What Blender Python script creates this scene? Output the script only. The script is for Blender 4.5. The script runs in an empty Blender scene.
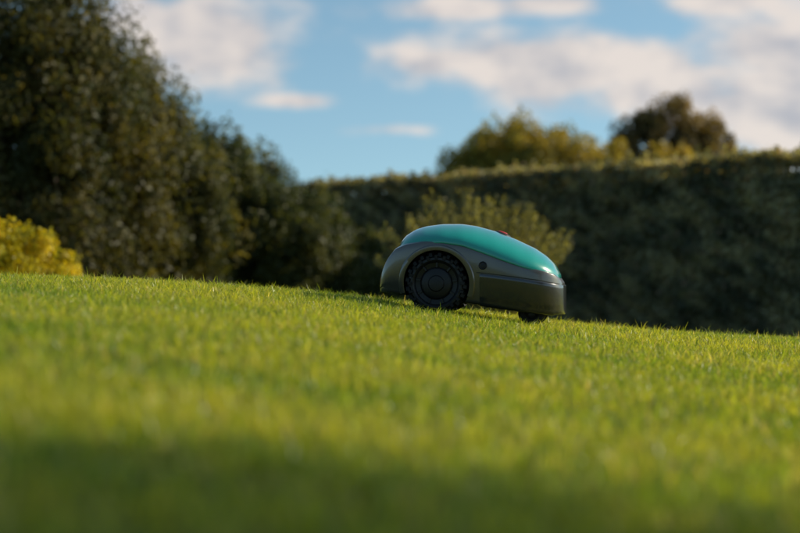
import bpy, math, numpy as np
from mathutils import Vector
rng = np.random.default_rng(7)
scene = bpy.context.scene
scene.view_settings.view_transform = 'Standard'
scene.view_settings.look = 'None'
scene.view_settings.exposure = 0
K = 85/36*800      # pixels (800 wide) per unit tangent
D0 = 6.75
S = D0/K

# ------------------------------------------------------------------ materials
def newmat(name):
    m = bpy.data.materials.new(name); m.use_nodes = True
    nt = m.node_tree
    for n in list(nt.nodes): nt.nodes.remove(n)
    out = nt.nodes.new('ShaderNodeOutputMaterial')
    return m, nt, out

def foliage_mat(name, trans=0.4, rough=0.5, spec=0.3, tint=(1.25,1.35,0.6)):
    m, nt, out = newmat(name)
    at = nt.nodes.new('ShaderNodeVertexColor'); at.layer_name = 'Col'
    p = nt.nodes.new('ShaderNodeBsdfPrincipled')
    p.inputs['Roughness'].default_value = rough
    p.inputs['Specular IOR Level'].default_value = spec
    nt.links.new(at.outputs['Color'], p.inputs['Base Color'])
    t = nt.nodes.new('ShaderNodeBsdfTranslucent')
    mul = nt.nodes.new('ShaderNodeMix'); mul.data_type = 'RGBA'; mul.blend_type = 'MULTIPLY'
    mul.inputs[0].default_value = 1
    nt.links.new(at.outputs['Color'], mul.inputs[6]); mul.inputs[7].default_value = (*tint, 1)
    nt.links.new(mul.outputs[2], t.inputs['Color'])
    mx = nt.nodes.new('ShaderNodeMixShader'); mx.inputs[0].default_value = trans
    nt.links.new(p.outputs[0], mx.inputs[1]); nt.links.new(t.outputs[0], mx.inputs[2])
    nt.links.new(mx.outputs[0], out.inputs['Surface'])
    return m

def noise_mat(name, c1, c2, scale, rough=0.8, metallic=0.0, bump=0.0, coat=0.0, spec=0.5, detail=4, bscale=None):
    m, nt, out = newmat(name)
    p = nt.nodes.new('ShaderNodeBsdfPrincipled')
    tc = nt.nodes.new('ShaderNodeTexCoord')
    n = nt.nodes.new('ShaderNodeTexNoise'); n.inputs['Scale'].default_value = scale; n.inputs['Detail'].default_value = detail
    nt.links.new(tc.outputs['Object'], n.inputs['Vector'])
    r = nt.nodes.new('ShaderNodeValToRGB')
    r.color_ramp.elements[0].position = 0.35; r.color_ramp.elements[0].color = (*c1, 1)
    r.color_ramp.elements[1].position = 0.68; r.color_ramp.elements[1].color = (*c2, 1)
    nt.links.new(n.outputs['Fac'], r.inputs['Fac']); nt.links.new(r.outputs['Color'], p.inputs['Base Color'])
    p.inputs['Roughness'].default_value = rough; p.inputs['Metallic'].default_value = metallic
    p.inputs['Coat Weight'].default_value = coat; p.inputs['Coat Roughness'].default_value = 0.10
    p.inputs['Specular IOR Level'].default_value = spec
    if bump > 0:
        n2 = nt.nodes.new('ShaderNodeTexNoise'); n2.inputs['Scale'].default_value = bscale or scale*6
        nt.links.new(tc.outputs['Object'], n2.inputs['Vector'])
        b = nt.nodes.new('ShaderNodeBump'); b.inputs['Strength'].default_value = bump; b.inputs['Distance'].default_value = 0.002
        nt.links.new(n2.outputs['Fac'], b.inputs['Height']); nt.links.new(b.outputs[0], p.inputs['Normal'])
    nt.links.new(p.outputs[0], out.inputs['Surface'])
    return m

M_grass = foliage_mat('grass_blades', 0.55, 0.36, 0.5, (1.45,1.28,0.42))
M_leaf = foliage_mat('leaves', 0.45, 0.5, 0.3, (1.65,1.45,.5))
M_bark = noise_mat('bark', (.05,.035,.025), (.12,.09,.065), 12, 0.9, bump=0.6)
M_core = noise_mat('hedge_light_block', (.03,.03,.018), (.06,.056,.034), 9, 1.0, spec=0.05)  # for the solid dark core added inside the hedges to block light
M_ground = noise_mat('lawn_soil_and_thatch', (.055,.075,.014), (.13,.14,.03), 14, 0.95, spec=0.1, bump=0.5)
M_teal = noise_mat('teal_gloss_plastic', (.000,.27,.225), (.001,.30,.25), 3, 0.30, coat=1.0, bump=0.02, bscale=900)
M_grey = noise_mat('metallic_grey_plastic', (.105,.098,.094), (.130,.122,.117), 6, 0.30, metallic=0.6, coat=0.6, bump=0.05, bscale=1500)
M_dgrey = noise_mat('dark_metallic_bumper', (.040,.040,.045), (.052,.052,.058), 6, 0.24, metallic=0.5, coat=0.8, bump=0.05, bscale=1500)
M_black = noise_mat('black_rubber', (.007,.007,.007), (.014,.013,.013), 25, 0.7, bump=0.4, spec=.3)
M_hub = noise_mat('black_hub_plastic', (.008,.008,.009), (.013,.013,.014), 25, 0.42, bump=0.1, spec=.35)
M_red = noise_mat('red_button_plastic', (.35,.02,.012), (.42,.03,.02), 10, 0.35)
M_seam = noise_mat('shadow_gap_plastic', (.006,.006,.006), (.012,.012,.012), 10, 0.7)

# ------------------------------------------------------------------ mesh helpers
def mesh_np(name, V, faces_idx, nper, mats, cols=None, matidx=None, smooth=False):
    me = bpy.data.meshes.new(name)
    nv = len(V); me.vertices.add(nv); me.vertices.foreach_set('co', np.ascontiguousarray(V, dtype=np.float32).ravel())
    nl = len(faces_idx); me.loops.add(nl); me.loops.foreach_set('vertex_index', faces_idx.astype(np.int32))
    nf = len(nper); me.polygons.add(nf)
    st = np.zeros(nf, np.int32); st[1:] = np.cumsum(nper)[:-1]
    me.polygons.foreach_set('loop_start', st)
    for m in mats: me.materials.append(m)
    if matidx is not None: me.polygons.foreach_set('material_index', matidx.astype(np.int32))
    me.polygons.foreach_set('use_smooth', np.full(nf, smooth))
    me.update(calc_edges=True)
    if cols is not None:
        a = me.color_attributes.new('Col', 'FLOAT_COLOR', 'POINT')
        c4 = np.ones((nv,4), np.float32); c4[:,:3] = cols
        a.data.foreach_set('color', c4.ravel())
    ob = bpy.data.objects.new(name, me); scene.collection.objects.link(ob)
    return ob

def vnoise(x, y, seed=0, f=1.0):
    r = np.random.default_rng(seed); out = np.zeros_like(x, dtype=float)
    for i in range(8):
        a = r.uniform(0, 2*np.pi); k = f*r.uniform(.6, 1.9); ph = r.uniform(0, 6.28)
        out += np.sin((x*np.cos(a)+y*np.sin(a))*k+ph)
    return out/8

# ------------------------------------------------------------------ terrain
def g(X, Y):
    X = np.asarray(X, float); Y = np.asarray(Y, float)
    C = -.147-.135*np.tanh((X-.2)/1.0) - .012*np.clip(X, -6, 6)*np.clip(np.abs(X)-1.4, 0, 1)
    fade = 1/(1+np.exp((Y-10.5)/0.8))
    C = C*fade + (-.20)*(1-fade)
    a = -.0230*(7.3-np.clip(Y, -6, 100)); b = -.052*(np.clip(Y, 0, 60)-7.3)
    k = 60; m = np.minimum(a, b)
    p = m - np.log(np.exp(-k*(a-m))+np.exp(-k*(b-m)))/k + .0116
    z = C+p-.040
    fl = -.90; k2 = 9
    mm = np.maximum(z, fl)
    z = mm + np.log(np.exp(k2*(z-mm))+np.exp(k2*(fl-mm)))/k2
    near = np.exp(-(np.hypot(X, Y-6)/25)**2)
    z = z + .006*vnoise(X, Y, 3, 5)*near
    return z

def axis(dense_lo, dense_hi, step, far):
    d = np.arange(dense_lo, dense_hi+1e-6, step)
    e = np.array([.15,.4,.8,1.4,2.2,3.4,5,7,10,15,22,32,48,70,110,180,300])
    e = e[e < far]
    return np.concatenate([dense_lo-e[::-1], d, dense_hi+e])
gx = axis(-5, 5, .08, 301); gy = axis(0, 14, .08, 301)
GX, GY = np.meshgrid(gx, gy)
V = np.stack([GX, GY, g(GX, GY)], -1).reshape(-1, 3)
nx, ny = len(gx), len(gy)
i = np.arange(nx-1)[None, :]+np.arange(ny-1)[:, None]*nx
F = np.stack([i, i+1, i+1+nx, i+nx], -1).reshape(-1, 4)
ground = mesh_np('lawn_ground', V, F.ravel(), np.full(len(F), 4), [M_ground], smooth=True)

# ------------------------------------------------------------------ grass
def region(n_per, y0, y1, hw):
    N = int(n_per*(y1-y0)*2*hw(y1))
    y = rng.uniform(y0, y1, N); x = rng.uniform(-1, 1, N)*hw(y1)
    k = np.abs(x) < hw(y)
    return x[k], y[k]
parts = []
x, y = region(7000, 1.0, 4.2, lambda q: .26*q+.3); parts.append((x, y, np.full(len(x), 1.2)))
x, y = region(14000, 4.2, 8.6, lambda q: .235*q+.2); parts.append((x, y, np.full(len(x), 1.0)))
x = rng.uniform(-5.5, 5.5, 160000); y = rng.uniform(.2, 13.5, 160000)
k = ~((np.abs(x) < .235*y+.25) & (y > 1.0) & (y < 8.6))
parts.append((x[k], y[k], np.full(k.sum(), 1.8)))
bx = np.concatenate([p[0] for p in parts]); by = np.concatenate([p[1] for p in parts]); wf = np.concatenate([p[2] for p in parts])
N = len(bx)
patch = vnoise(bx, by, 11, 5)+.7*vnoise(bx, by, 12, 16)
fine = vnoise(bx, by, 13, 60)
h = np.clip(rng.normal(.030, .0085, N)+.006*patch+.006*fine, .012, .060)
tall = rng.random(N) < .035; h[tall] *= 1.5
w = rng.uniform(.0010, .0018, N)*wf
ang = rng.uniform(0, 2*np.pi, N)
lean = np.abs(rng.normal(0, .55, N))+.10
la = rng.uniform(0, 2*np.pi, N)
dx = np.cos(la)*lean+.04; dy = np.sin(la)*lean*.9
under = (np.abs(bx-.3) < .33) & (np.abs(by-6.98) < .2)
h[under] *= .75
base = np.stack([bx, by, g(bx, by)-.003], -1)
side = np.stack([np.cos(ang)*w, np.sin(ang)*w, np.zeros(N)], -1)
d = np.stack([dx, dy, np.ones(N)], -1)
mid = base+d*np.array([.38, .38, .62])*h[:, None]
tip = base+np.stack([dx*1.15*h, dy*1.15*h, h*(1-.18*np.clip(lean, 0, 2))], -1)
V = np.empty((N, 5, 3)); V[:, 0] = base-side; V[:, 1] = base+side; V[:, 2] = mid+side*.85; V[:, 3] = mid-side*.85; V[:, 4] = tip
b0 = np.arange(N)*5
fi = np.stack([b0, b0+1, b0+2, b0+3, b0+3, b0+2, b0+4], -1).ravel()
npf = np.tile([4, 3], N)
cA = np.array([.245, .335, .032]); cB = np.array([.47, .45, .065]); cC = np.array([.130, .235, .024])
mixv = np.clip(.52+.75*patch+rng.normal(0, .25, N), 0, 1)[:, None]
c = cC*(1-mixv)+cB*mixv
c = .7*c+.3*cA
dry = rng.random(N) < .08
c[dry] = np.array([.56, .47, .22])*rng.uniform(.7, 1.2, (dry.sum(), 1))
c *= rng.uniform(.75, 1.25, (N, 1))
cols = np.empty((N, 5, 3)); cols[:, 0] = cols[:, 1] = c*.65; cols[:, 2] = cols[:, 3] = c; cols[:, 4] = c*1.4  # brighter tip colour paints a rim of light on each blade
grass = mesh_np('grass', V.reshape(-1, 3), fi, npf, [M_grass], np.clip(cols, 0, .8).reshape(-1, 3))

# ------------------------------------------------------------------ foliage builders
def leaves_geo(P, Nrm, size, col, aspect=.5):
    n = len(P)
    r = rng.normal(size=(n, 3)); nn = Nrm*1.0+r*.75
    nn /= np.linalg.norm(nn, axis=1)[:, None]+1e-9
    t = np.cross(nn, rng.normal(size=(n, 3))); t /= np.linalg.norm(t, axis=1)[:, None]+1e-9
    b = np.cross(nn, t)
    s = (size*rng.uniform(.6, 1.35, n))[:, None]
    V = np.stack([P-t*s*.5, P+b*s*aspect*.5-t*s*.05, P+t*s*.5, P-b*s*aspect*.5-t*s*.05], 1)
    F = (np.arange(n)*4)[:, None]+np.arange(4)[None]
    C = np.repeat(col[:, None, :], 4, 1)
    return V.reshape(-1, 3), F.ravel(), np.full(n, 4), C.reshape(-1, 3)

def tube(pts, rad, seg=7):
    pts = np.array(pts, float); n = len(pts); Vs = []
    for k in range(n):
        d = pts[min(k+1, n-1)]-pts[max(k-1, 0)]; d /= np.linalg.norm(d)+1e-9
        a = np.cross(d, [0.3, 1, .1]); a /= np.linalg.norm(a)+1e-9; b = np.cross(d, a)
        th = np.arange(seg)/seg*2*np.pi
        Vs.append(pts[k]+rad[k]*(np.cos(th)[:, None]*a+np.sin(th)[:, None]*b))
    V = np.concatenate(Vs); F = []
    for k in range(n-1):
        for s in range(seg):
            F.append([k*seg+s, k*seg+(s+1) % seg, (k+1)*seg+(s+1) % seg, (k+1)*seg+s])
    F = np.array(F)
    return V, F.ravel(), np.full(len(F), 4)

def assemble(name, wood, leaf, mats=(None, None)):
    Vs, Fs, Ns, Cs, Ms = [], [], [], [], []; off = 0
    for (V, F, nn) in wood:
        Vs.append(V); Fs.append(F+off); Ns.append(nn); Cs.append(np.full((len(V), 3), .06)); Ms.append(np.zeros(len(nn))); off += len(V)
    for (V, F, nn, C) in leaf:
        Vs.append(V); Fs.append(F+off); Ns.append(nn); Cs.append(C); Ms.append(np.ones(len(nn))); off += len(V)
    return mesh_np(name, np.concatenate(Vs), np.concatenate(Fs), np.concatenate(Ns), list(mats), np.concatenate(Cs), np.concatenate(Ms))

def tree(name, base, blobs, n, size, c1, c2, trunk_r=.09, clump=.16, nclump=260, spiky=0.0, aspect=.5, shell=.55):
    base = np.array(base, float)
    blobs = np.array(blobs, float)
    vol = (blobs[:, 3]*blobs[:, 4]*blobs[:, 5])**.67; pr = vol/vol.sum()
    bi = rng.choice(len(blobs), nclump, p=pr)
    u = rng.normal(size=(nclump, 3)); u /= np.linalg.norm(u, axis=1)[:, None]
    rad = rng.uniform(shell, 1.08, nclump)**.8
    cc = blobs[bi, :3]+u*blobs[bi, 3:6]*rad[:, None]
    cc[:, 2] = np.maximum(cc[:, 2], base[2]+.1)
    cl = rng.integers(0, nclump, n)
    off = rng.normal(size=(n, 3)); off *= (rng.random(n)**.33)[:, None]/np.linalg.norm(off, axis=1)[:, None]
    sc = clump*rng.uniform(.6, 1.5, nclump)
    st = np.array([1, 1, .8+spiky])
    P = cc[cl]+off*sc[cl][:, None]*st
    if spiky > 0:
        P[:, 2] += np.abs(rng.normal(0, .12*spiky, n))*(off[:, 0]**2+off[:, 1]**2 < .25)
    Nn = (off+u[cl]); Nn /= np.linalg.norm(Nn, axis=1)[:, None]+1e-9
    br = rng.uniform(0, 1, nclump)[cl][:, None]
    col = np.array(c1)*(1-br)+np.array(c2)*br
    col = col*rng.uniform(.7, 1.3, (n, 1))
    wood = []
    top = blobs[:, :3].mean(0)
    zt = blobs[:, 2].max()
    tp = [base+(np.array([top[0], top[1], zt])-base)*t+np.array([.05*np.sin(5*t), .04*np.cos(4*t)-.04, 0]) for t in np.linspace(0, 1, 7)]
    wood.append(tube(tp, np.linspace(trunk_r, trunk_r*.25, 7), 9))
    for k in range(min(46, nclump)):
        c = cc[k]; t = rng.uniform(.15, .85); s = base+(np.array([top[0], top[1], zt])-base)*t
        m = (s+c)/2+np.array([0, 0, -.05])+rng.normal(0, .05, 3)
        wood.append(tube([s, m, c], [trunk_r*.35, trunk_r*.2, trunk_r*.07], 5))
    return assemble(name, wood, [leaves_geo(P, Nn, size, col, aspect)], (M_bark, M_leaf))

def wx(px, Y): return (px-400)/K*Y
def wz(py, Y): return (266.5-py)/K*Y

# --- big dark trees on the left
Y = 17.5; gz = -.90
tree('yew_tree', (wx(20, Y), Y, gz), [
    (wx(15, Y), Y, .6, 1.3, .9, 1.5), (wx(-10, Y), Y, 2.0, 1.2, .9, 1.3), (wx(62, Y), Y-.1, 1.55, .66, .7, 1.1), (wx(60, Y), Y+.1, .1, 1.0, .8, .9)],
    110000, .058, (.040, .050, .016), (.140, .120, .038), .13, .20, 480, .6)
Y = 18.6
tree('yew_tree.001', (wx(140, Y), Y, gz), [
    (wx(132, Y), Y, .35, .85, .8, 1.15), (wx(122, Y), Y, 1.25, .55, .6, .80), (wx(156, Y), Y, .85, .48, .6, .78), (wx(95, Y), Y, .5, .7, .7, 1.5), (wx(190, Y), Y, .42, .4, .5, .85)],
    85000, .056, (.042, .056, .018), (.150, .134, .042), .10, .18, 400, .5)
Y = 20.5
tree('laurel_tree', (wx(225, Y), Y, gz), [
    (wx(220, Y), Y, .35, .75, .7, 1.0), (wx(202, Y), Y, .9, .42, .5, .68), (wx(245, Y), Y, .58, .50, .55, .74), (wx(282, Y), Y, .24, .5, .5, .74), (wx(308, Y), Y, -.05, .45, .5, .82), (wx(260, Y), Y, -.4, .9, .5, .5), (wx(345, Y), Y+.5, -.25, .5, .5, .7)],
    92000, .055, (.036, .056, .020), (.115, .122, .038), .09, .16, 440, .4)
# --- trees behind the hedge
Y = 30
tree('maple_tree', (wx(520, Y), Y, gz), [
    (wx(515, Y), Y, 1.15, .95, .8, 1.02), (wx(462, Y), Y, 1.0, .55, .6, .72), (wx(575, Y), Y, 1.25, .65, .6, .82), (wx(528, Y), Y, 1.6, .50, .5, .80), (wx(490, Y), Y, 1.4, .5, .5, .72), (wx(555, Y), Y, 1.55, .5, .5, .6)],
    75000, .075, (.19, .18, .035), (.44, .34, .065), .10, .19, 420, .3)
Y = 31.5
tree('oak_tree', (wx(670, Y), Y, gz), [
    (wx(665, Y), Y, 1.65, .85, .7, 1.05), (wx(640, Y), Y, 1.7, .55, .5, .85), (wx(700, Y), Y, 1.5, .65, .6, .95), (wx(718, Y), Y, 1.2, .5, .5, .9)],
    58000, .075, (.10, .085, .035), (.26, .18, .065), .10, .17, 360, .3)
Y = 28
tree('hazel_bush', (wx(640, Y), Y, gz), [
    (wx(615, Y), Y, .85, .6, .5, .92), (wx(670, Y), Y, .85, .6, .5, .90), (wx(725, Y), Y, .7, .4, .5, .9)],
    36000, .07, (.22, .20, .04), (.46, .34, .07), .06, .16, 240, .2)
# --- yellow shrub at left
Y = 12.6
tree('golden_shrub', (wx(20, Y), Y, float(g(wx(20, Y), Y))), [
    (wx(25, Y), Y, -.12, .34, .3, .34), (wx(-15, Y), Y, -.05, .38, .3, .36), (wx(52, Y), Y, -.20, .19, .25, .26)],
    26000, .032, (.24, .24, .010), (.62, .50, .02), .03, .075, 260, .1)
Y = 15
tree('golden_shrub.001', (wx(152, Y), Y, -.8), [(wx(152, Y), Y, -.28, .14, .14, .22)], 2500, .03, (.25, .20, .012), (.42, .33, .03), .02, .05, 50)

# --- unseen tree added off frame at right to cast shade on the near lawn
tree('added_shade_tree', (5.4, 1.5, -.8), [(5.2, .9, 2.6, 1.0, 1.3, 1.1), (5.4, 2.5, 2.6, .9, 1.2, 1.0), (5.0, -.3, 2.5, 1.1, 1.2, 1.0), (5.2, 1.5, 2.0, 1.0, 1.8, .8)],
     24000, .085, (.06, .09, .02), (.12, .15, .04), .11, .34, 200, shell=.1)

# --- feathery bush behind the mower
def plume_bush(name, cx, cy, gz, H, W):
    wood, P, Nn, col = [], [], [], []
    for s in range(145):
        a = rng.uniform(0, 2*np.pi); sp = rng.random()**.6
        L = H*rng.uniform(.75, 1.05)*(1-.26*sp)
        tip = np.array([cx+np.cos(a)*sp*W, cy+np.sin(a)*sp*W*.7, gz+L])
        b = np.array([cx+np.cos(a)*.08, cy+np.sin(a)*.08, gz])
        m = (b+tip)/2+np.array([-np.cos(a)*sp*W*.08, 0, .12])
        ts = np.linspace(0, 1, 7)[:, None]
        c = b*(1-ts)**2+2*m*ts*(1-ts)+tip*ts**2
        wood.append(tube(c, np.linspace(.008, .0015, 7), 4))
        n = 260; t = rng.uniform(.18, 1, n)[:, None]
        q = b*(1-t)**2+2*m*t*(1-t)+tip*t**2
        wdt = .085*(1.15-t)+.012
        o = rng.normal(size=(n, 3))*wdt*.6; o[:, 2] += .02
        P.append(q+o); Nn.append(o/np.linalg.norm(o, axis=1)[:, None])
        br = rng.uniform(.55, 1.2)
        col.append(np.array([.25, .24, .085])*br*rng.uniform(.7, 1.3, (n, 1)))
    P = np.concatenate(P); Nn = np.concatenate(Nn); col = np.concatenate(col)
    return assemble(name, wood, [leaves_geo(P, Nn, .034, col, .3)], (M_bark, M_leaf))
Y = 14.5
plume_bush('feathery_shrub', wx(478, Y), Y, -.8, .8+wz(180, Y), .84)

# ------------------------------------------------------------------ hedge
def hedge(name, A, B, height, thick, gz, n, size, c1, c2):
    A = np.array(A, float); B = np.array(B, float); L = np.linalg.norm(B-A); d = (B-A)/L; nr = np.array([-d[1], d[0]])
    if nr[1] > 0: nr = -nr
    def wob(s, z): return .07*vnoise(s*.55, z*1.3, 21, 4.0)+.06*vnoise(s*.6, z*1.2, 22, 10)
    ns, nz = int(L/.15), 16
    s = np.linspace(0, L, ns); z = np.linspace(0, height-.14, nz)
    ring = [(thick/2-.13, zz) for zz in z]+[(0, height-.12)]+[(-(thick/2-.13), zz) for zz in z[::-1]]
    V = []
    for ss in s:
        for (o, zz) in ring:
            oo = o+(wob(np.array(ss), np.array(zz))*np.sign(o) if o != 0 else 0)
            p = A+d*ss+nr*oo; V.append([p[0], p[1], gz+zz+(.05*vnoise(np.array(ss), np.array(o), 23, 3) if zz > height*.9 else 0)])
    V = np.array(V); R = len(ring)
    F = np.array([[a*R+b, a*R+b+1, (a+1)*R+b+1, (a+1)*R+b] for a in range(ns-1) for b in range(R-1)])
    core = (V, F.ravel(), np.full(len(F), 4))
    nf = int(n*.60); nt = int(n*.27); nb = n-nf-nt
    s1 = rng.uniform(0, L, nf); z1 = rng.uniform(0, height, nf); dep = -np.abs(rng.normal(0, .05, nf))
    o1 = thick/2+wob(s1, z1)+dep+.045*vnoise(s1*.7, z1, 24, 24)
    spr = rng.random(nf) < .03; o1[spr] += rng.uniform(0, .10, spr.sum())
    s2 = rng.uniform(0, L, nt); o2 = rng.uniform(-thick/2, thick/2, nt); z2 = height+.05*vnoise(s2, o2, 23, 3)+.05*vnoise(s2, o2, 25, 14)+rng.normal(0, .03, nt)
    # upright young shoots on top
    nsh = int(L*14); ssh = rng.uniform(0, L, nsh); osh = rng.uniform(-thick/2, thick/2, nsh); hsh = rng.uniform(.04, .17, nsh)*rng.uniform(.4, 1.1, nsh)
    pick = np.where(rng.random(nt) < .10)[0]; wh = rng.integers(0, nsh, len(pick)); tt = rng.random(len(pick))
    s2[pick] = ssh[wh]+rng.normal(0, .012, len(pick)); o2[pick] = osh[wh]+rng.normal(0, .012, len(pick)); z2[pick] = height+.02+tt*hsh[wh]
    s3 = rng.uniform(0, L, nb); z3 = rng.uniform(0, height, nb); o3 = -(thick/2+wob(s3, z3))
    ss = np.concatenate([s1, s2, s3]); oo = np.concatenate([o1, o2, o3]); zz = np.concatenate([z1, z2, z3])
    P = np.stack([A[0]+d[0]*ss+nr[0]*oo, A[1]+d[1]*ss+nr[1]*oo, gz+zz], -1)
    Nn = np.concatenate([np.tile([nr[0], nr[1], .8], (nf, 1)), np.tile([0, 0, 1.], (nt, 1)), np.tile([-nr[0], -nr[1], .2], (nb, 1))])
    m = np.clip(.5+1.1*vnoise(ss*.6, zz*1.2, 26, 7)+1.2*vnoise(ss*.7, zz, 27, 20), 0, 1)[:, None]
    col = (np.array(c1)*(1-m)+np.array(c2)*m)*rng.uniform(.6, 1.4, (len(ss), 1))
    old = rng.random(len(ss)) < .08; col[old] = np.array([.40, .28, .18])
    return assemble(name, [core], [leaves_geo(P, Nn, size, col, .55)], (M_core, M_leaf))
Ya, Yb = 18.0, 24.6
pa = np.array([wx(800, Ya), Ya]); pb = np.array([wx(330, Yb), Yb]); dd = (pa-pb)/np.linalg.norm(pa-pb)
hedge('privet_hedge', pa+dd*3.2, pb-dd*.2, .90+wz(159, Ya), .8, gz, 190000, .052, (.14, .145, .085), (.44, .40, .23))  # leaf colours lightened to paint in flare haze over this hedge
hedge('privet_hedge.001', pb+np.array([.2, .2]), (-9.5, 22.6), .88+.98, .8, gz, 90000, .05, (.06, .08, .035), (.13, .145, .06))

# ------------------------------------------------------------------ robotic mower
mower = bpy.data.objects.new('robotic_lawn_mower', None); scene.collection.objects.link(mower)
YM = 6.97
MX = (475-400)*S
mower.location = (MX, YM, 0)
yaw = math.radians(-7); mower.rotation_euler = (0, 0, yaw)
W = .225
def child(ob, name=None):
    ob.parent = mower
    if name: ob.name = name
    return ob
def curve(pts):
    px = np.array([p[0] for p in pts], float); py = np.array([p[1] for p in pts], float)
    xs = np.linspace(px[0], px[-1], 800); ys = np.interp(xs, px, py)
    k = 31; ker = np.hanning(k); ker /= ker.sum()
    ext = np.concatenate([2*ys[0]-ys[1:k][::-1][-(k//2):], ys, 2*ys[-1]-ys[-k:-1][::-1][:k//2]])
    sm = np.convolve(ext, ker, 'valid')[:800]
    return lambda x: np.interp(x, xs, sm)
LX = lambda p: (np.asarray(p, float)-475)*S
LZ = lambda p: (266.5-np.asarray(p, float))*S
shoulder = curve([(381, 287), (385, 275), (391, 263), (401, 250.5), (412, 245.5), (430, 242.5), (450, 242), (470, 245), (490, 252), (510, 259.5), (530, 266.5), (550, 272), (562, 275.5), (569.5, 285)])
btop = curve([(381, 284), (385, 269), (391, 257), (401, 246.5), (412, 242), (430, 239), (450, 238.5), (470, 241), (490, 247), (510, 254.5), (530, 262), (550, 269), (562, 274), (569.5, 283)])
bbot = curve([(381, 292), (400, 294), (430, 298), (480, 304), (530, 311), (560, 314.5), (569.5, 310)])
hshould = curve([(400, 249), (404, 247.5), (412, 245), (430, 242), (450, 241.5), (470, 244.5), (490, 251.5), (510, 259), (530, 266), (550, 271.5), (560, 274.5), (566, 277)])
htop = curve([(400, 246), (403.5, 239.5), (408, 234), (418, 228), (428, 225.0), (445, 222.8), (465, 222.8), (480, 225), (500, 230.5), (520, 238.5), (540, 248), (552, 256), (560, 264), (566, 275)])

def plan(px, c=475.25, hw=94.3, n=3.7, Wm=W):
    u = np.clip(np.abs((px-c)/hw), 0, 1)
    return Wm*np.clip(1-u**n, 0, 1)**(1/n)+.0008
def stations(a, b, n):
    t = np.linspace(0, 1, n); return a+(b-a)*(.5-.5*np.cos(np.pi*t))

def loft(name, xs, sections, mat, cap=True):
    V = []; R = None
    for xx, sec in zip(xs, sections):
        left = sec; right = sec[::-1][1:-1]*np.array([-1, 1])
        ring = np.concatenate([left, right]); R = len(ring)
        for (yy, zz) in ring: V.append((xx, yy, zz))
    F = []; n = len(xs)
    for a in range(n-1):
        for b in range(R):
            F.append((a*R+b, a*R+(b+1) % R, (a+1)*R+(b+1) % R, (a+1)*R+b))
    if cap:
        F.append(tuple(range(R-1, -1, -1))); F.append(tuple((n-1)*R+b for b in range(R)))
    me = bpy.data.meshes.new(name); me.from_pydata(V, [], F); me.materials.append(mat)
    import bmesh
    bm = bmesh.new(); bm.from_mesh(me); bmesh.ops.recalc_face_normals(bm, faces=bm.faces); bm.to_mesh(me); bm.free()
    for p in me.polygons: p.use_smooth = True
    ob = bpy.data.objects.new(name, me); scene.collection.objects.link(ob); child(ob)
    return ob

def taper(z, zb, zs):
    t = np.clip((z-zb)/(zs-zb+1e-6), 0, 1)
    return .90+.10*np.sin(t*np.pi*.66)
xs = stations(381.2, 569.3, 90)
secs = []
for p in xs:
    zb, zs, zt = LZ(bbot(p)), LZ(shoulder(p)), LZ(btop(p)); w_ = plan(p)
    zs = max(zs, zb+.004); zt = max(zt, zs+.003)
    r = min(.02, (zs-zb)*.3)
    pts = [(0, zb), (w_*.5, zb)]
    for t in np.linspace(0, 1, 6): a = t*np.pi/2; rr = min(r, w_*.4); pts.append((w_*.90-rr+rr*np.sin(a), zb+r-r*np.cos(a)))
    for t in np.linspace(.12, 1, 9):
        z = zb+r+(zs-zb-r)*t; pts.append((w_*taper(z, zb, zs), z))
    w1 = pts[-1][0]
    for t in np.linspace(0, 1, 14)[1:]:
        a = t*np.pi/2; pts.append((w1*np.cos(a)**(2/2.6) if t < 1 else 0, zs+(zt-zs)*np.sin(a)**(2/2.6)))
    secs.append(np.array(pts))
body = loft('chassis_shell', LX(xs), secs, M_grey)

WC = (443.5, 283.5); WR = 29.3
def cyl_mesh(name, r, y0, y1, cx, cz, mat, seg=64):
    V = []
    for yy in (y0, y1):
        for k in range(seg):
            a = 2*np.pi*k/seg; V.append((cx+r*np.cos(a), yy, cz+r*np.sin(a)))
    F = [(k, (k+1) % seg, seg+(k+1) % seg, seg+k) for k in range(seg)]+[tuple(range(seg-1, -1, -1)), tuple(range(seg, 2*seg))]
    me = bpy.data.meshes.new(name); me.from_pydata(V, [], F); me.materials.append(mat)
    import bmesh
    bm = bmesh.new(); bm.from_mesh(me); bmesh.ops.recalc_face_normals(bm, faces=bm.faces); bm.to_mesh(me); bm.free()
    ob = bpy.data.objects.new(name, me); scene.collection.objects.link(ob); return ob
body.data.materials.append(M_seam)
cuts = []
AR = 34.0
for sg in (-1, 1):
    ob = cyl_mesh('cut', AR*S, sg*.125, sg*.30, float(LX(WC[0])), float(LZ(WC[1])), M_seam); ob.parent = mower
    cuts.append(ob)
    md = body.modifiers.new('b', 'BOOLEAN'); md.operation = 'DIFFERENCE'; md.object = ob; md.solver = 'EXACT'
bpy.context.view_layer.update()
dg = bpy.context.evaluated_depsgraph_get()
nm = bpy.data.meshes.new_from_object(body.evaluated_get(dg))
body.modifiers.clear(); body.data = nm
for o in cuts: bpy.data.objects.remove(o)
cx, cz = float(LX(WC[0])), float(LZ(WC[1])); RR = AR*S
for p in nm.polygons:
    c = p.center; rr = math.hypot(c.x-cx, c.z-cz)
    if abs(rr-RR) < .0012 and abs(c.y) > .12 and abs(p.normal.y) < .3: p.material_index = 1; p.use_smooth = False
    elif rr < RR and abs(abs(c.y)-.125) < .001: p.material_index = 1; p.use_smooth = False
nm.set_sharp_from_angle(angle=math.radians(32))

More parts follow.
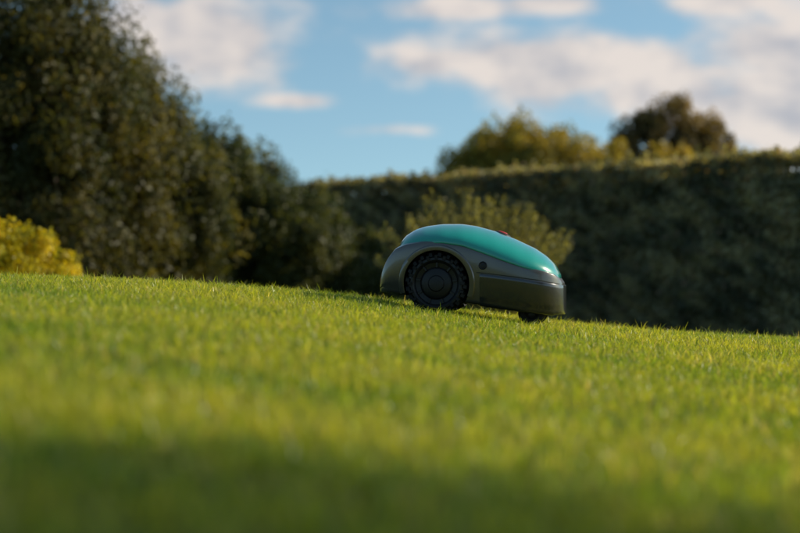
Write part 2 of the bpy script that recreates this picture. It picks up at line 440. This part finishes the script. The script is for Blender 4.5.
def rim(name, r0, r1, proud, a0, a1, mat, sg):
    V = []; n = 60
    for k in range(n):
        a = math.radians(a0+(a1-a0)*k/(n-1))
        for (r, pr) in ((r0, -.02), (r0, proud*.8), (r0+.6, proud), (r1-1.2, proud), (r1, proud*.3), (r1, -.02)):
            px = WC[0]+r*math.cos(a); pz = WC[1]-r*math.sin(a)
            z = float(LZ(pz)); zb, zs = float(LZ(bbot(px))), float(LZ(shoulder(px)))
            if z < zs: wv = float(plan(px)*taper(z, zb, zs))
            else: wv = float(plan(px)*taper(zs, zb, zs))
            V.append((float(LX(px)), sg*(wv+pr), z))
    F = [(k*6+j, k*6+j+1, (k+1)*6+j+1, (k+1)*6+j) for k in range(n-1) for j in range(5)]
    F += [(0, 1, 2, 3, 4, 5), tuple((n-1)*6+j for j in range(5, -1, -1))]
    me = bpy.data.meshes.new(name); me.from_pydata(V, [], F); me.materials.append(mat)
    import bmesh
    bm = bmesh.new(); bm.from_mesh(me); bmesh.ops.recalc_face_normals(bm, faces=bm.faces); bm.to_mesh(me); bm.free()
    for p in me.polygons: p.use_smooth = True
    me.set_sharp_from_angle(angle=math.radians(40))
    ob = bpy.data.objects.new(name, me); scene.collection.objects.link(ob); child(ob)
for sg in (-1, 1): rim('wheel_arch_rim', 33.4, 39.0, .006, -22, 196, M_grey, sg)

# hood
xs = stations(400.3, 565.8, 84); secs = []
for p in xs:
    zs, zt = float(LZ(hshould(p))), float(LZ(htop(p))); zt = max(zt, zs+.003)
    w_ = float(plan(p, 483.05, 82.9, 3.3, W+.0035))
    w_ = min(w_, float(plan(p))+.0045)
    pts = [(0, zs-.006), (max(w_-.012, w_*.5), zs-.006), (w_-.0025 if w_ > .006 else w_*.8, zs-.006), (w_-.0006 if w_ > .006 else w_*.95, zs-.005)]
    for t in np.linspace(0, 1, 26):
        a = t*np.pi/2; pts.append((w_*max(np.cos(a), 0)**(2/2.2) if t < 1 else 0, zs-.003+(zt-zs+.003)*np.sin(a)**(2/2.05)))
    secs.append(np.array(pts))
hood = loft('hood', LX(xs), secs, M_teal); hood.data.set_sharp_from_angle(angle=math.radians(50))

# front bumper
seam = curve([(486, 273.5), (500, 275), (520, 277.5), (545, 281), (571, 286)])
xs = np.concatenate([np.linspace(487, 540, 20), 540+(570.8-540)*np.sin(np.linspace(0, np.pi/2, 34))[1:]]); secs = []
for p in xs:
    zt, zb = float(LZ(seam(p))), float(LZ(bbot(min(p, 562))+1.5)); zs = float(LZ(shoulder(min(p, 566)))); zb0 = float(LZ(bbot(p)))
    g_ = .0045*min(1, (p-487)/6+.15)
    wv = float(plan(p, 475.25, 95.6, 3.7, W+g_))
    pts = [(0, zb), (wv*.6, zb)]
    for t in np.linspace(0, 1, 7): a = t*np.pi/2; rr = min(.022, wv*.4); pts.append((wv*.90-rr+rr*np.sin(a), zb+.022-.022*np.cos(a)))
    for t in np.linspace(.1, 1, 9):
        z = zb+.022+(zt-.003-zb-.022)*t; pts.append((wv*float(taper(z, zb0, zs)), z))
    wl = pts[-1][0]; pts += [(max(wl-.002, wl*.8), zt), (wl*.5, zt), (0, zt)]
    secs.append(np.array(pts))
bump = loft('front_bumper', LX(xs), secs, M_dgrey); bump.data.set_sharp_from_angle(angle=math.radians(45))

def lathe(name, prof, cx, cy, cz, mat, seg=72, sg=-1):
    V = []; m = len(prof)
    for k in range(seg):
        a = 2*np.pi*k/seg
        for (r, yo) in prof: V.append((cx+r*np.cos(a), cy+sg*yo, cz+r*np.sin(a)))
    F = [(k*m+j, k*m+j+1, ((k+1) % seg)*m+j+1, ((k+1) % seg)*m+j) for k in range(seg) for j in range(m-1)]
    me = bpy.data.meshes.new(name); me.from_pydata(V, [], F); me.materials.append(mat)
    for p in me.polygons: p.use_smooth = True
    me.set_sharp_from_angle(angle=math.radians(35))
    ob = bpy.data.objects.new(name, me); scene.collection.objects.link(ob); return child(ob)
def boxes(name, items, mat):
    V, F = [], []
    for (c, a, b, d, tp) in items:
        o = len(V)
        for sx in (-1, 1):
            for sy in (-1, 1):
                for sz in (-1, 1):
                    f = tp if sz > 0 else 1
                    V.append(tuple(np.array(c)+np.array(a)*sx*f+np.array(b)*sy*f+np.array(d)*sz))
        F += [tuple(o+q for q in f) for f in ((0, 1, 3, 2), (4, 6, 7, 5), (0, 4, 5, 1), (2, 3, 7, 6), (0, 2, 6, 4), (1, 5, 7, 3))]
    me = bpy.data.meshes.new(name); me.from_pydata(V, [], F); me.materials.append(mat)
    import bmesh
    bm = bmesh.new(); bm.from_mesh(me); bmesh.ops.recalc_face_normals(bm, faces=bm.faces)
    bm.to_mesh(me); bm.free()
    ob = bpy.data.objects.new(name, me); scene.collection.objects.link(ob); return child(ob)

R = WR*S
for sg in (-1, 1):
    cy = sg*.185; hwid = .036
    lathe('rear_wheel', [(.0001, -.03), (R-.012, -hwid), (R-.004, -hwid+.006), (R-.004, hwid-.008), (R-.012, hwid), (R-.020, hwid+.001), (R-.026, hwid-.004), (R-.030, hwid-.012),
        (R-.046, hwid-.016), (R-.050, hwid-.009), (R-.055, hwid-.006), (.030, hwid-.003), (.026, hwid+.002), (.012, hwid+.004), (.0001, hwid+.004)], cx, cy, cz, M_hub, sg=sg)
    it = []; n = 20
    for k in range(n):
        a = 2*np.pi*k/n; ey = np.array([0, 1., 0])
        for half in (-1, 1):
            aa = a+(.5*2*np.pi/n if half < 0 else 0)
            er = np.array([np.cos(aa), 0, np.sin(aa)]); et = np.array([-np.sin(aa), 0, np.cos(aa)])
            yd = ey*.019+et*.005*half
            it.append((np.array([cx, cy+half*.019*1.0, cz])+er*(R-.001), et*.0070, yd, er*.007, .75))
        er = np.array([np.cos(a), 0, np.sin(a)]); et = np.array([-np.sin(a), 0, np.cos(a)])
        it.append((np.array([cx, cy+sg*(hwid-.002), cz])+er*(R-.010), et*.0068, er*.010, ey*sg*.009, .70))
    boxes('tyre_lugs', it, M_black)
    it = []
    for k in range(9):
        a = 2*np.pi*k/9+.15; er = np.array([np.cos(a), 0, np.sin(a)]); et = np.array([-np.sin(a), 0, np.cos(a)]); ey = np.array([0, 1., 0])
        it.append((np.array([cx, cy+sg*(hwid-.013), cz])+er*(R-.038), et*.0045, er*.012, ey*sg*.007, .7))
    boxes('wheel_spokes', it, M_hub)
    fx, fz = float(LX(538)), float(LZ(311.5))
    lathe('front_wheel', [(.0001, -.02), (.042, -.02), (.050, -.012), (.050, .012), (.042, .02), (.026, .021), (.020, .015), (.0001, .015)], fx, sg*.12, fz-.004, M_black, 40, sg)
    boxes('front_wheel_fork', [((fx, sg*.146, fz+.02), (.010, 0, 0), (0, .004, 0), (0, 0, .035), .9)], M_hub)
    kx, kz = 490.5, 265.5
    zb, zs = float(LZ(bbot(kx))), float(LZ(shoulder(kx)))
    wv = float(plan(kx)*taper(float(LZ(kz)), zb, zs))
    lathe('side_screw_cap', [(.0001, .004), (.008, .004), (.010, .0035), (.0125, .0055), (.0150, .004), (.0155, -.004)], float(LX(kx)), sg*(wv-.001), float(LZ(kz)), M_hub, 32, sg)
    V = []; xsn = np.linspace(484, 566, 50)
    for p in xsn:
        zc_ = LZ(seam(max(p, 486)))+.0035
        zb, zs = float(LZ(bbot(p))), float(LZ(shoulder(p)))
        w1 = float(plan(p)*taper(float(zc_), zb, zs))
        V += [(float(LX(p)), sg*(w1+.0010), float(zc_)-.0018), (float(LX(p)), sg*(w1+.0010), float(zc_)+.0012)]
    F = [(2*k, 2*k+2, 2*k+3, 2*k+1) for k in range(49)]
    me = bpy.data.meshes.new('panel_gap'); me.from_pydata(V, [], F); me.materials.append(M_seam)
    ob = bpy.data.objects.new('panel_gap', me); scene.collection.objects.link(ob); child(ob)
bx_, bz_ = 506, float(htop(506))
def lathe_z(name, prof, cx, cy, cz, tilt, mat, seg=40):
    V = []; m = len(prof); ct, st = math.cos(tilt), math.sin(tilt)
    for k in range(seg):
        a = 2*np.pi*k/seg
        for (r, h_) in prof:
            x_, y_, z_ = r*np.cos(a), r*np.sin(a), h_
            V.append((cx+x_*ct+z_*st, cy+y_, cz-x_*st+z_*ct))
    F = [(k*m+j, k*m+j+1, ((k+1) % seg)*m+j+1, ((k+1) % seg)*m+j) for k in range(seg) for j in range(m-1)]
    me = bpy.data.meshes.new(name); me.from_pydata(V, [], F); me.materials.append(mat)
    for p in me.polygons: p.use_smooth = True
    me.set_sharp_from_angle(angle=math.radians(40))
    ob = bpy.data.objects.new(name, me); scene.collection.objects.link(ob); child(ob)
tl = math.atan2(8, 20)*.9
lathe_z('stop_button', [(.0001, .009), (.014, .0085), (.019, .005), (.020, -.01)], float(LX(bx_)), 0, float(LZ(bz_)), tl, M_red)
lathe_z('stop_button_surround', [(.020, .000), (.023, .004), (.030, .002), (.036, -.004), (.037, -.012)], float(LX(bx_)), 0, float(LZ(bz_)), tl, M_hub)

# ------------------------------------------------------------------ world + sun
az = math.radians(13)
el = math.radians(28)
sd = Vector((math.cos(el)*math.cos(az), math.cos(el)*math.sin(az), math.sin(el)))
sun = bpy.data.lights.new('sun', 'SUN'); sun.energy = 5.0; sun.angle = math.radians(.5); sun.color = (1, .89, .68)
so = bpy.data.objects.new('sun', sun); scene.collection.objects.link(so)
so.rotation_euler = sd.to_track_quat('Z', 'Y').to_euler(); so.location = (10, 5, 10)

world = bpy.data.worlds.new('World'); scene.world = world; world.use_nodes = True
nt = world.node_tree
for n in list(nt.nodes): nt.nodes.remove(n)
out = nt.nodes.new('ShaderNodeOutputWorld'); bg = nt.nodes.new('ShaderNodeBackground'); bg.inputs['Strength'].default_value = .15
nt.links.new(bg.outputs[0], out.inputs[0])
tc = nt.nodes.new('ShaderNodeTexCoord')
def math_(op, a, b=None, c=None, clamp=False):
    n = nt.nodes.new('ShaderNodeMath'); n.operation = op; n.use_clamp = clamp
    for i, v in enumerate((a, b, c)):
        if v is None: continue
        if isinstance(v, (int, float)): n.inputs[i].default_value = v
        else: nt.links.new(v, n.inputs[i])
    return n.outputs[0]
sep = nt.nodes.new('ShaderNodeSeparateXYZ'); nt.links.new(tc.outputs['Generated'], sep.inputs[0])
X_, Y_, Z_ = sep.outputs
zz = math_('ADD', math_('MULTIPLY', Z_, 1.6), .13)
cmb = nt.nodes.new('ShaderNodeCombineXYZ'); nt.links.new(X_, cmb.inputs[0]); nt.links.new(Y_, cmb.inputs[1]); nt.links.new(zz, cmb.inputs[2])
nrm = nt.nodes.new('ShaderNodeVectorMath'); nrm.operation = 'NORMALIZE'; nt.links.new(cmb.outputs[0], nrm.inputs[0])
sky = nt.nodes.new('ShaderNodeTexSky'); sky.sky_type = 'NISHITA'; sky.sun_disc = False
sky.sun_elevation = el; sky.sun_rotation = math.radians(90)-az; sky.air_density = 1.0; sky.dust_density = .8; sky.ozone_density = 1.2
nt.links.new(nrm.outputs[0], sky.inputs[0])
az_ = math_('ARCTAN2', X_, Y_); el_ = math_('ARCSINE', Z_)
cv = nt.nodes.new('ShaderNodeCombineXYZ'); nt.links.new(math_('MULTIPLY', az_, 1.0), cv.inputs[0]); nt.links.new(math_('MULTIPLY', el_, 1.7), cv.inputs[1])
def noise(scale, detail, off=(0, 0, 0), rough=.5):
    a = nt.nodes.new('ShaderNodeVectorMath'); a.operation = 'ADD'; nt.links.new(cv.outputs[0], a.inputs[0]); a.inputs[1].default_value = off
    n = nt.nodes.new('ShaderNodeTexNoise'); n.inputs['Scale'].default_value = scale; n.inputs['Detail'].default_value = detail; n.inputs['Roughness'].default_value = rough
    nt.links.new(a.outputs[0], n.inputs['Vector']); return n.outputs['Fac']
N1 = noise(24, 6); N2 = noise(24, 4, (-.010, -.016, 0))
dens = None
for (px, py, rx, ry, wgt, rot) in [(205, 42, 96, 54, 1.15, 0), (130, 15, 70, 34, .9, 0), (560, 72, 180, 42, 1.1, -.10), (430, 62, 80, 28, .9, 0), (640, 95, 140, 36, 1.0, 0), (445, 10, 120, 20, .85, 0), (540, 6, 90, 18, .8, 0), (300, 102, 70, 12, .7, 0),
                              (780, 110, 140, 70, 1.1, 0), (390, 130, 100, 12, .5, 0), (720, 8, 140, 24, .75, 0), (770, 50, 90, 50, 1.0, 0), (-150, 60, 140, 60, .9, 0), (1020, 40, 240, 90, 1.1, 0), (-600, 0, 260, 90, 1, 0), (1600, -60, 300, 90, 1, 0)]:
    u0 = (px-400)/K; v0 = (266.5-py)/K
    du = math_('SUBTRACT', az_, u0); dv = math_('SUBTRACT', el_, v0)
    if rot: dv = math_('SUBTRACT', dv, math_('MULTIPLY', du, rot))
    du = math_('DIVIDE', du, rx/K); dv = math_('DIVIDE', dv, ry/K)
    r = math_('SQRT', math_('ADD', math_('MULTIPLY', du, du), math_('MULTIPLY', dv, dv)))
    e = math_('ADD', math_('SUBTRACT', 1.0, r), wgt-1.0)
    dens = e if dens is None else math_('SMOOTH_MAX', dens, e, .2)
raw = math_('ADD', dens, math_('MULTIPLY', math_('SUBTRACT', N1, .5), 1.8))
mr = nt.nodes.new('ShaderNodeMapRange'); mr.interpolation_type = 'SMOOTHSTEP'
nt.links.new(raw, mr.inputs[0]); mr.inputs[1].default_value = -.12; mr.inputs[2].default_value = .62; mr.inputs[4].default_value = .88
lit = math_('ADD', math_('MULTIPLY', math_('SUBTRACT', N1, N2), 3.0), .72)
lit = math_('SUBTRACT', lit, math_('MULTIPLY', math_('SUBTRACT', raw, .35), .38), clamp=True)
cc = nt.nodes.new('ShaderNodeMix'); cc.data_type = 'RGBA'; nt.links.new(lit, cc.inputs[0])
cc.inputs[6].default_value = (3.3, 3.2, 3.4, 1); cc.inputs[7].default_value = (5.7, 5.0, 4.5, 1)
mix = nt.nodes.new('ShaderNodeMix'); mix.data_type = 'RGBA'
tint = nt.nodes.new('ShaderNodeMix'); tint.data_type = 'RGBA'; tint.blend_type = 'MULTIPLY'; tint.inputs[0].default_value = 1
nt.links.new(sky.outputs[0], tint.inputs[6]); tint.inputs[7].default_value = (.98, 1.12, 1.0, 1)
nt.links.new(mr.outputs[0], mix.inputs[0]); nt.links.new(tint.outputs[2], mix.inputs[6]); nt.links.new(cc.outputs[2], mix.inputs[7])
nt.links.new(mix.outputs[2], bg.inputs['Color'])

# ------------------------------------------------------------------ camera
cam = bpy.data.cameras.new('camera'); co = bpy.data.objects.new('camera', cam); scene.collection.objects.link(co)
co.location = (0, 0, 0); co.rotation_euler = (math.radians(90), 0, 0)
cam.lens = 85; cam.sensor_width = 36; cam.clip_end = 1500; cam.clip_start = .05
cam.dof.use_dof = True; cam.dof.focus_distance = 6.76; cam.dof.aperture_fstop = 2.2
scene.camera = co
